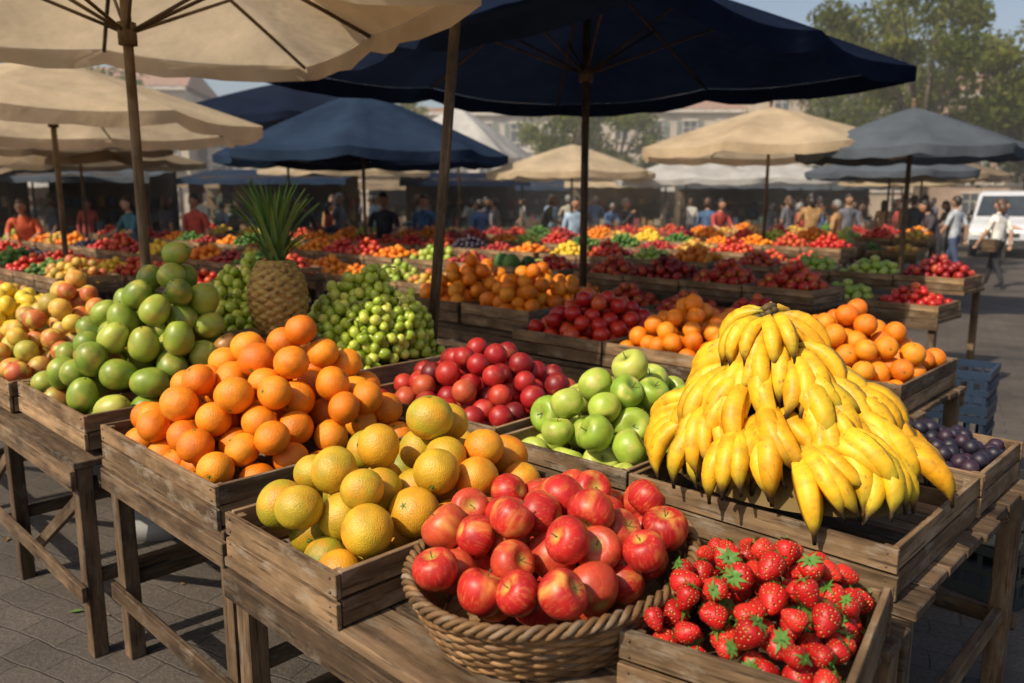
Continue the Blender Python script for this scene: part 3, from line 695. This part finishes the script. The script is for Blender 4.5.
# ------------------------------------------------------------ people
SKIN=[plain('skin_light',(.50,.29,.19),.55),plain('skin_tan',(.36,.19,.11),.55),plain('skin_dark',(.14,.07,.04),.55)]
HAIR=[plain('hair_dark',(.02,.014,.01),.5),plain('hair_brown',(.08,.04,.02),.5),plain('hair_grey',(.2,.19,.18),.6)]
SHOE=plain('shoe_leather',(.03,.025,.02)); EYE=plain('eye_dark',(.02,.015,.012),.2); LIP=plain('lip',(.3,.09,.07))
CC={}
def cloth(c):
    if c not in CC: CC[c]=plain('fabric_%.2f_%.2f_%.2f'%c,c,.85,0,.35,9)
    return CC[c]
def person(x,y,face,h,shirt,trs,hair=0,skin=0,pose='stand',fem=False,sleeve=True,bag=False):
    S=h/1.72; e=empty('person',(x,y,0),face); H={}
    st={'walk':.24}.get(pose,.03); bend=.38 if pose=='stoop' else (.1 if pose=='reach' else 0)
    def up(px,py,pz):
        d=pz-.95; return (px,py+math.sin(bend)*d,.95+math.cos(bend)*d)
    V=[];E=[];Rr=[]
    def v(p,r,par=None):
        V.append(Vector(p)*S); Rr.append((r[0]*S,r[1]*S) if isinstance(r,tuple) else (r*S,r*S)); i=len(V)-1
        if par is not None: E.append((par,i))
        return i
    sh=.165 if fem else .185
    pel=v((0,0,.95),(.145,.10)); sp=v(up(0,0,1.10),(.125 if fem else .14,.095),pel); chs=v(up(0,0,1.30),(.15,.11),sp); nk=v(up(0,0,1.44),(.075,.07),chs); nt_=v(up(0,.012,1.53),.05,nk)
    for sg in(-1,1):
        f=st*sg
        hp=v((sg*.09,0,.86),.095,pel); kn=v((sg*.10,f*.55+.03,.49),.065,hp); ak=v((sg*.105,f-.02*(sg<0),.10+(.05 if f<-.1 else 0)),.045,kn); v((sg*.115,f+.13,.045+(.0 if f>=-.1 else .0)),.036,ak)
        so=v(up(sg*sh,0,1.40),.066,chs)
        if pose in('reach','stoop'): el=v(up(sg*(sh+.05),.13,1.17),.046,so); wr=v((sg*.17,up(0,.38,1.12)[1],up(0,.38,1.12)[2]-.04),.031,el)
        elif pose=='phone' and sg>0: el=v(up(.24,.10,1.15),.046,so); wr=v((.13,.24,1.38),.031,el)
        else: el=v((sg*(sh+.06),-.02-f*.4,1.12),.046,so); wr=v((sg*(sh+.07),.07-f*.7,.89),.031,el)
        a=V[el];b_=V[wr]; d=(b_-a).normalized(); v(tuple((b_+d*.06*S)/S),(.034,.02),wr)
        H[sg]=(b_+d*.06*S,d)
    me=bpy.data.meshes.new('body'); me.from_pydata(V,E,[]); ob=bpy.data.objects.new('tmp',me); col.objects.link(ob)
    ob.modifiers.new('s','SKIN'); sv=me.skin_vertices[0].data
    for i,r in enumerate(Rr): sv[i].radius=r
    sv[0].use_root=True
    ss=ob.modifiers.new('ss','SUBSURF'); ss.levels=1; ss.render_levels=1
    dg=bpy.context.evaluated_depsgraph_get(); nm=bpy.data.meshes.new_from_object(ob.evaluated_get(dg)); bpy.data.objects.remove(ob)
    for m in (shirt,trs,SKIN[skin],SHOE): nm.materials.append(m)
    cb,sb=math.cos(bend),math.sin(bend)
    for p in nm.polygons:
        c=p.center/S; z=.95+(c.z-.95)*cb+c.y*sb if c.z>.95 else c.z; yy=(c.y*cb-(c.z-.95)*sb) if c.z>.95 else c.y; p.use_smooth=True
        arm=abs(c.x)>sh+.012 or yy>.16
        if z<.085 : k=3
        elif z<.94 and not (arm and abs(c.x)>.19): k=1
        elif z>1.475: k=2
        elif arm and (z<1.17 or yy>.16) and (sleeve or z<.93): k=2
        elif arm and z<.93: k=2
        else: k=0
        p.material_index=k
    bo=bpy.data.objects.new('body',nm); col.objects.link(bo); bo.parent=e
    b=MB(); hc=Vector(up(0,.03,1.625))*S; 
    def hf(p):
        q=p.copy()
        if p.z<0: q.x*=1-.25*(-p.z/(.12*S)); q.y*=1-.12*(-p.z/(.12*S))
        return q
    b.ell(hc,(.074*S,.093*S,.115*S),14,10,0,None,None,hf)
    b.tube([hc+Vector((0,.085,.02))*S,hc+Vector((0,.110,-.018))*S,hc+Vector((0,.088,-.03))*S],[.009*S,.014*S,.008*S],6,0)
    for sg in(-1,1):
        b.ell(hc+Vector((sg*.03,.084,.012))*S,(.012*S,.007*S,.007*S),6,4,2); b.ell(hc+Vector((sg*.075,0,-.005))*S,(.01*S,.02*S,.03*S),6,5,0)
        P,d=H[sg]; sx=Vector((0,1,0)) if abs(d.z)>.6 else Vector((1,0,0)); 
        for f in range(4):
            L=(.07,.08,.075,.058)[f]*S; o=P+sx*((f-1.5)*.017*S)+d*.015*S; b.tube([o,o+d*L*.55,o+d*L*.9+Vector((-sg*.012,0,0))*S],[.009*S,.008*S,.006*S],5,0)
        b.tube([P-sx*.02*S,P-sx*.045*S+d*.03*S,P-sx*.045*S+d*.055*S],[.011*S,.010*S,.007*S],5,0)
    b.box(hc+Vector((0,.083,-.05))*S,(.038*S,.008*S,.008*S),None,3)
    def hr(p):
        q=p.copy()
        if p.z<.03*S and p.y>-.01*S: q.y=min(q.y,.0)*.9; q.z=max(q.z,-.02*S)
        return q
    b.ell(hc+Vector((0,-.016,.022))*S,(.088*S,.104*S,.120*S),14,10,1,None,None,hr)
    if fem: b.tube([hc+Vector((0,-.06,.03))*S,hc+Vector((0,-.085,-.08))*S,hc+Vector((0,-.08,-.20))*S],[.078*S,.075*S,.035*S],8,1)
    b.build('head_and_hands',[SKIN[skin],HAIR[hair],EYE,LIP],e)
    if bag:
        b=MB(); b.box(Vector((-.24,-.03,.86))*S,(.09,.26,.24)); b.tube([Vector((-.24,.02,.97))*S,Vector((-.19,.02,1.42))*S,Vector((-.13,-.02,1.475))*S],[.01]*3,6); b.build('shoulder_bag',[W_OLD],e)
    return e
C=lambda *c: cloth(c)
JE=C(.04,.06,.12); BK=C(.02,.02,.025); KH=C(.20,.16,.11); GY=C(.10,.10,.11)
PI=math.pi
person(9.2,15.2,.4,1.66,C(.72,.69,.64),BK,1,0,'walk',True,bag=True)
person(9.15,16.6,.6,1.72,C(.40,.43,.47),JE,0,1,'walk')
person(8.1,15.3,1.4,1.68,C(.05,.04,.045),BK,0,1,'stoop')
person(-5.5,14,PI*.9,1.74,C(.42,.05,.03),JE,0,1,'stand')
person(-7.9,13.1,PI*1.1,1.7,C(.5,.09,.03),BK,1,1,'stoop')
person(-6.4,13.6,PI*.8,1.7,C(.04,.14,.17),KH,0,0,'reach')
person(-2.15,13.6,PI,1.76,C(.025,.03,.045),BK,0,1,'reach'); person(-1.6,14.7,PI*.9,1.74,C(.06,.14,.28),JE,1,0,'stand')
person(1.2,15.4,PI*1.1,1.7,C(.28,.38,.48),JE,0,1,'stand',True)
random.seed(21)
sc_=[(.45,.43,.40),(.05,.10,.2),(.35,.05,.04),(.03,.03,.035),(.22,.30,.38),(.35,.2,.08),(.07,.10,.09),(.38,.34,.26),(.12,.12,.14),(.05,.05,.07),(.16,.12,.1)]
pts=[]
for i in range(80):
    for _ in range(20):
        yy=random.uniform(15.8,29); xx=random.uniform(-.66*yy,.50*yy)
        if i>68: yy=random.uniform(18.5,30); xx=yy*random.uniform(.47,.61)
        if all(math.hypot(xx-a,yy-b)>.7 for a,b in pts) and math.hypot(xx-15.6,yy-25.2)>3: break
    pts.append((xx,yy))
    person(xx,yy,random.uniform(0,6.28),random.uniform(1.56,1.8),C(*random.choice(sc_)),random.choice((JE,BK,KH,GY)),random.choice((0,0,1,1,2)),random.choice((0,1,1,2)),random.choice(('stand','walk','reach','stand','phone','stoop')),random.random()<.45,random.random()<.5)

# ------------------------------------------------------------ van and car
def van(x,y,rz,paint,L=4.9,H=1.95,van_=True,name='parked_van'):
    e=empty(name,(x,y,0),rz); b=MB(); W=1.8
    if van_: prof=[(-L/2,.35),(-L/2,1.0),(-L/2+.1,H-.05),(-L/2+.3,H),(.9,H),(1.15,H-.08),(1.75,1.15),(2.3,.98),(L/2,.8),(L/2,.35)]
    else: prof=[(-L/2,.35),(-L/2,.85),(-L/2+.5,.95),(-1.3,H-.05),(-1.0,H),(.3,H),(.6,H-.05),(1.3,.95),(L/2-.1,.8),(L/2,.6),(L/2,.35)]
    n=len(prof); V=[]
    for s_,k in((-1,0),(1,0)):
        for px,pz in prof:
            ins=.10*max(0,(pz-1.0)); V.append((px,s_*(W/2-ins),pz))
    F=[tuple(range(n)),tuple(range(2*n-1,n-1,-1))]+[(i,n+i,n+(i+1)%n,(i+1)%n) for i in range(n)]
    b.add(V,F,0)
    bo=b.build('body_shell',[paint],e,bevel=.05)
    b=MB(); z0,z1=(1.05,H-.22) if van_ else (.96,H-.1)
    for s_ in(-1,1):
        yb=lambda z: s_*(W/2-.10*max(0,z-1.0)+.004)
        segs=[(-2.1,-1.0),(-.9,.1),(.2,1.0)] if van_ else [(-1.0,-.3),(-.2,.55)]
        for a,c in segs:
            c1=c+(.3 if c==segs[-1][1] else 0); q=[(a,yb(z0),z0),(c1,yb(z0),z0),(c,yb(z1),z1),(a,yb(z1),z1)]; b.add(q,[(0,1,2,3) if s_<0 else (3,2,1,0)],0)
        for xw in(-L/2+.85,L/2-.85):
            b.cyl((xw,s_*(W/2-.2),.32),(xw,s_*(W/2+.01),.32),.32,n=24,mat=1); b.cyl((xw,s_*(W/2+.005),.32),(xw,s_*(W/2+.025),.32),.19,n=16,mat=2)
        b.box((L/2-.02,s_*.68,.72),(.1,.3,.14),None,3); b.box((-L/2+.0,s_*.78,.9),(.06,.12,.3),None,4); b.box((1.2,s_*(W/2+.1),1.05),(.08,.16,.14),None,1)
    a0,a1=((1.19,H-.16),(1.70,1.2)) if van_ else ((.66,H-.1),(1.25,1.0))
    b.add([(a0[0]+.03,-.72,a0[1]+.02),(a0[0]+.03,.72,a0[1]+.02),(a1[0]+.03,.8,a1[1]+.02),(a1[0]+.03,-.8,a1[1]+.02)],[(0,1,2,3)],0)
    b.box((L/2+.02,0,.45),(.12,1.7,.2),None,1); b.box((L/2+.01,0,.68),(.03,.8,.12),None,1); b.box((L/2+.09,0,.48),(.01,.5,.11),None,3)
    b.build('windows_wheels_trim',[plain('car_glass',(.03,.04,.05),.08),plain('tyre_rubber',(.02,.02,.02)),plain('hubcap',(.5,.5,.5),.3,.8),plain('headlamp',(.8,.8,.78),.1),plain('tail_lamp',(.4,.02,.02),.2)],e)
van(15.6,25.2,math.radians(235),plain('white_paint',(.55,.57,.60),.3,0,.05))
van(21,33,math.radians(190),plain('silver_paint',(.4,.42,.44),.3,.3,.05),4.3,1.45,False,'parked_car')
van(20.5,27.5,math.radians(215),plain('blue_paint',(.05,.08,.15),.3,0,.05),4.3,1.45,False,'parked_car')

# ------------------------------------------------------------ buildings
GLASS=plain('window_glass',(.06,.07,.08),.1); TRIM=plain('stone_trim',(.5,.45,.38),.8); TILE=plain('roof_tile',(.28,.16,.11),.85,0,.4,6); SHUT=plain('shutter_green',(.14,.16,.14)); 
def building(x,y,w,d,h,c,rz=0,fl=3,name='apartment_building',pitch=True):
    e=empty(name,(x,y,0),rz); b=MB(); b.box((0,d/2,h/2),(w,d,h)); b.build('walls',[plain('plaster',c,.9,0,.2,.6)],e)
    b=MB(); n=int(w/2.3); fh=h/fl
    for f in range(fl):
        for i in range(n):
            X=-w/2+(i+.5)*w/n; Z=f*fh+fh*.52; ww,wh=.95,fh*.5
            b.box((X,-.02,Z),(ww,.05,wh),None,0); b.box((X,-.05,Z),(.05,.05,wh),None,1); b.box((X,-.05,Z+wh*.15),(ww,.045,.05),None,1)
            b.box((X,-.08,Z-wh/2-.06),(ww+.3,.2,.1),None,1); b.box((X,-.06,Z+wh/2+.08),(ww+.25,.14,.14),None,1)
            for s_ in(-1,1):
                b.box((X+s_*(ww/2+.03),-.05,Z),(.06,.07,wh),None,1)
                if f and (i+f)%3: b.box((X+s_*(ww/2+.28),-.04,Z),(.42,.05,wh),None,2)
            if f and (i*7+f)%4==0:
                b.box((X,-.45,Z-wh/2-.12),(1.7,.85,.1),None,1)
                for k in range(9): b.box((X-.8+k*.2,-.85,Z-wh/2+.35),(.03,.03,.85),None,3)
                b.box((X,-.85,Z-wh/2+.8),(1.7,.05,.05),None,3)
        if f: b.box((0,-.06,f*fh),(w+.06,.12,.16),None,1)
    b.box((0,-.12,h+.1),(w+.3,.5,.25),None,1)
    b.build('windows_and_trim',[GLASS,TRIM,SHUT,SHOE],e)
    b=MB()
    if pitch:
        r=1.9; b.add([(-w/2-.3,-.4,h+.23),(w/2+.3,-.4,h+.23),(w/2+.3,d+.3,h+.23),(-w/2-.3,d+.3,h+.23),(-w/2+.5,d/2,h+.2+r),(w/2-.5,d/2,h+.2+r)],[(0,1,5,4),(2,3,4,5),(1,2,5),(3,0,4),(3,2,1,0)])
        b.box((w*.2,d*.4,h+r),(.8,.8,1.6),None,1)
    else:
        b.box((0,d/2,h+.4),(w-.3,d-.3,.35)); b.box((w*.2,d*.5,h+1.2),(2.5,2,1.4),None,1)
    b.build('roof',[TILE,TRIM],e)
bl=[(-44,50,16,9,8.5,(.42,.33,.24),.25,3,1),(-29,55,14,9,9.0,(.5,.42,.33),.1,3,1),(-15,58,13,9,7.0,(.45,.36,.28),.05,3,1),(-2,62,12,9,8.0,(.5,.46,.4),0,3,0),(10.5,60,12.5,9,8.0,(.45,.39,.31),0,3,1),(22.5,56,11,9,9.2,(.42,.33,.24),-.05,4,0),(35,52,13,9,8.2,(.4,.28,.2),-.15,3,1),(49,47,14,9,9.0,(.38,.3,.24),-.3,3,0)]
for x,y,w,d,h,c,r,f,p in bl: building(x,y,w,d,h,c,r,f,'apartment_building',bool(p))

# ------------------------------------------------------------ trees
LEAF=leafmat('tree_leaves',[(0,(.05,.075,.015)),(.5,(.13,.16,.03)),(1,(.27,.26,.065))],.5); BARK=plain('bark',(.09,.065,.045),.9,0,.4,8)
def tree(x,y,h,cr,nleaf=9000,ls=.16,seed=1):
    R=np.random.RandomState(seed); random.seed(seed); e=empty('tree',(x,y,0)); b=MB(); th=h*.34
    b.tube([(0,0,0),(.1,.05,th*.5),(0,.1,th)],[.26,.2,.17],10)
    cc=Vector((0,0,h*.64)); clumps=[]
    for i in range(34):
        while True:
            p=Vector(R.uniform(-1,1,3)); 
            if .4<p.length<1: break
        c=cc+Vector((p.x*cr,p.y*cr,p.z*h*.36)); clumps.append((c,R.uniform(.10,.25)*cr*1.1))
        if i%2==0:
            mid=Vector((c.x*.4,c.y*.4,th+(c.z-th)*.45)); b.tube([(0,.1,th*.92),mid,c],[.10,.06,.015],6)
    b.build('trunk_and_limbs',[BARK],e)
    per=nleaf//len(clumps); V=[];rn=[]
    for c,r in clumps:
        tone=R.uniform(-.25,.25)
        D=R.normal(size=(per,3)); D/=np.linalg.norm(D,axis=1)[:,None]; D*=(R.rand(per)**.6)[:,None]*r*1.25; D[:,2]*=.75
        P=D+np.array(c); A=R.normal(size=(per,3)); A/=np.linalg.norm(A,axis=1)[:,None]; B=np.cross(A,R.normal(size=(per,3))); B/=np.linalg.norm(B,axis=1)[:,None]
        s=ls*R.uniform(.5,1.2,(per,1)); Q=np.stack([P-A*s,P-B*s*.5,P+A*s,P+B*s*.5],1); V.append(Q.reshape(-1,3)); rn.append(np.repeat(np.clip(.5+tone+R.uniform(-.3,.3,per),0,1),4))
    V=np.vstack(V); n=len(V)//4; rn=np.concatenate(rn)
    me=raw_mesh('foliage',V,np.arange(4*n),np.arange(n)*4,np.zeros(n),np.zeros(n,bool),V,rn,[LEAF]); o=bpy.data.objects.new('foliage',me); col.objects.link(o); o.parent=e
tree(15.0,30,10.8,4.0,15000,.13,3); tree(21.0,33,9.4,3.8,11000,.14,4); tree(18.5,43,11.5,4.2,9000,.17,9); tree(3.2,41,7.9,2.8,8000,.14,5); tree(5.8,46,8.0,3.0,7000,.15,6)
tree(-8,46,8.5,3.2,6000,.17,7); tree(-22,44,9,3.6,6000,.17,8); tree(28,40,9.5,4,7000,.17,11)

# ------------------------------------------------------------ ground
def ground():
    b=MB(); b.add([(-300,-300,0),(300,-300,0),(300,300,0),(-300,300,0)],[(0,1,2,3)])
    m,nt,bs=newmat('worn_pavement'); t=nd(nt,'ShaderNodeTexCoord'); mp=nd(nt,'ShaderNodeMapping'); mp.inputs['Rotation'].default_value=(0,0,math.radians(28)); lk(nt,t.outputs['Object'],mp.inputs['Vector'])
    nw=nd(nt,'ShaderNodeTexNoise',Scale=4,Detail=3); lk(nt,mp.outputs[0],nw.inputs['Vector']); mx=nd(nt,'ShaderNodeMix'); mx.data_type='VECTOR'; mx.inputs[0].default_value=.05
    lk(nt,mp.outputs[0],mx.inputs[4]); lk(nt,nw.outputs[1],mx.inputs[5])
    br=nd(nt,'ShaderNodeTexBrick',Scale=1.0); br.inputs['Brick Width'].default_value=.22; br.inputs['Row Height'].default_value=.12; br.inputs['Mortar Size'].default_value=.005; br.inputs['Mortar Smooth'].default_value=.8
    br.inputs['Color1'].default_value=c4((.085,.069,.055)); br.inputs['Color2'].default_value=c4((.115,.095,.077)); br.inputs['Mortar'].default_value=c4((.06,.048,.038)); lk(nt,mx.outputs[1],br.inputs['Vector'])
    n=nd(nt,'ShaderNodeTexNoise',Scale=.8,Detail=8,Roughness=.68); lk(nt,t.outputs['Object'],n.inputs['Vector']); rp=ramp(nt,[(.3,g3(.45)),(.7,g3(1.25))]); lk(nt,n.outputs[0],rp.inputs[0])
    n2=nd(nt,'ShaderNodeTexNoise',Scale=55,Detail=5,Roughness=.75); lk(nt,t.outputs['Object'],n2.inputs['Vector']); r2=ramp(nt,[(.3,g3(.5)),(.7,g3(1.4))]); lk(nt,n2.outputs[0],r2.inputs[0])
    c=mixc(nt,1.0,br.outputs[0],rp.outputs[0],'MULTIPLY'); c=mixc(nt,1.0,c,r2.outputs[0],'MULTIPLY'); lk(nt,c,bs.inputs['Base Color']); bs.inputs['Roughness'].default_value=.7
    ad=nd(nt,'ShaderNodeMath',operation='MULTIPLY_ADD'); ad.inputs[1].default_value=-.5; lk(nt,br.outputs['Fac'],ad.inputs[0]); lk(nt,n2.outputs[0],ad.inputs[2]); bump(nt,bs,ad.outputs[0],.7,.012)
    b.build('paved_ground',[m])
    R=random.Random(3); b=MB()
    for i in range(260):
        y=R.uniform(1.5,14); x=R.uniform(-.8*y-1,.75*y+1); a=R.uniform(0,6.28); s=R.uniform(.012,.035)
        ca,sa=math.cos(a)*s,math.sin(a)*s; z=.006
        b.add([(x-ca,y-sa,z),(x+sa*.5,y-ca*.5,z+.006),(x+ca,y+sa,z+.002),(x-sa*.5,y+ca*.5,z+.004)],[(0,1,2,3)],R.choice((0,0,1)))
    b.build('fallen_leaves_litter',[plain('dry_leaf',(.16,.09,.03)),plain('green_scrap',(.08,.14,.03))])
ground()

# ------------------------------------------------------------ dusty air over the far part of the square
hz=MB(); hz.box((0,52,9.05),(180,80,18)); ho=hz.build('sunlit_haze',[])
hm=bpy.data.materials.new('dusty_air'); hm.use_nodes=True; hn=hm.node_tree; hn.nodes.clear()
o_=hn.nodes.new('ShaderNodeOutputMaterial'); vs=hn.nodes.new('ShaderNodeVolumeScatter'); vs.inputs['Color'].default_value=(1,.98,.95,1); vs.inputs['Density'].default_value=.0042; vs.inputs['Anisotropy'].default_value=.0
hn.links.new(vs.outputs[0],o_.inputs['Volume']); ho.data.materials.append(hm)

# ------------------------------------------------------------ light
S=Vector((-.52,-.46,.68)).normalized()
elev=math.asin(S.z); az=math.atan2(S.x,S.y)
sun=bpy.data.lights.new('sun','SUN'); sun.energy=5.0; sun.angle=math.radians(.5); sun.color=(1,.88,.70)
so=bpy.data.objects.new('sun',sun); col.objects.link(so); so.rotation_euler=S.to_track_quat('Z','Y').to_euler(); so.location=(0,0,20)
w=bpy.data.worlds.new('World'); scene.world=w; w.use_nodes=True; nt=w.node_tree
sky=nt.nodes.new('ShaderNodeTexSky'); sky.sky_type='NISHITA'; sky.sun_disc=False; sky.sun_elevation=elev; sky.sun_rotation=az; sky.dust_density=3; sky.air_density=1.0
bg=nt.nodes['Background']; bg.inputs[1].default_value=.12; nt.links.new(sky.outputs[0],bg.inputs[0])

cd=bpy.data.cameras.new('camera'); cam=bpy.data.objects.new('camera',cd); col.objects.link(cam); cam.location=(0,0,1.65); cam.rotation_euler=(math.radians(80),0,0)
cd.lens=28; cd.sensor_width=36; cd.clip_start=.05; cd.clip_end=1000; cd.dof.use_dof=True; cd.dof.focus_distance=2.1; cd.dof.aperture_fstop=2.8
scene.camera=cam
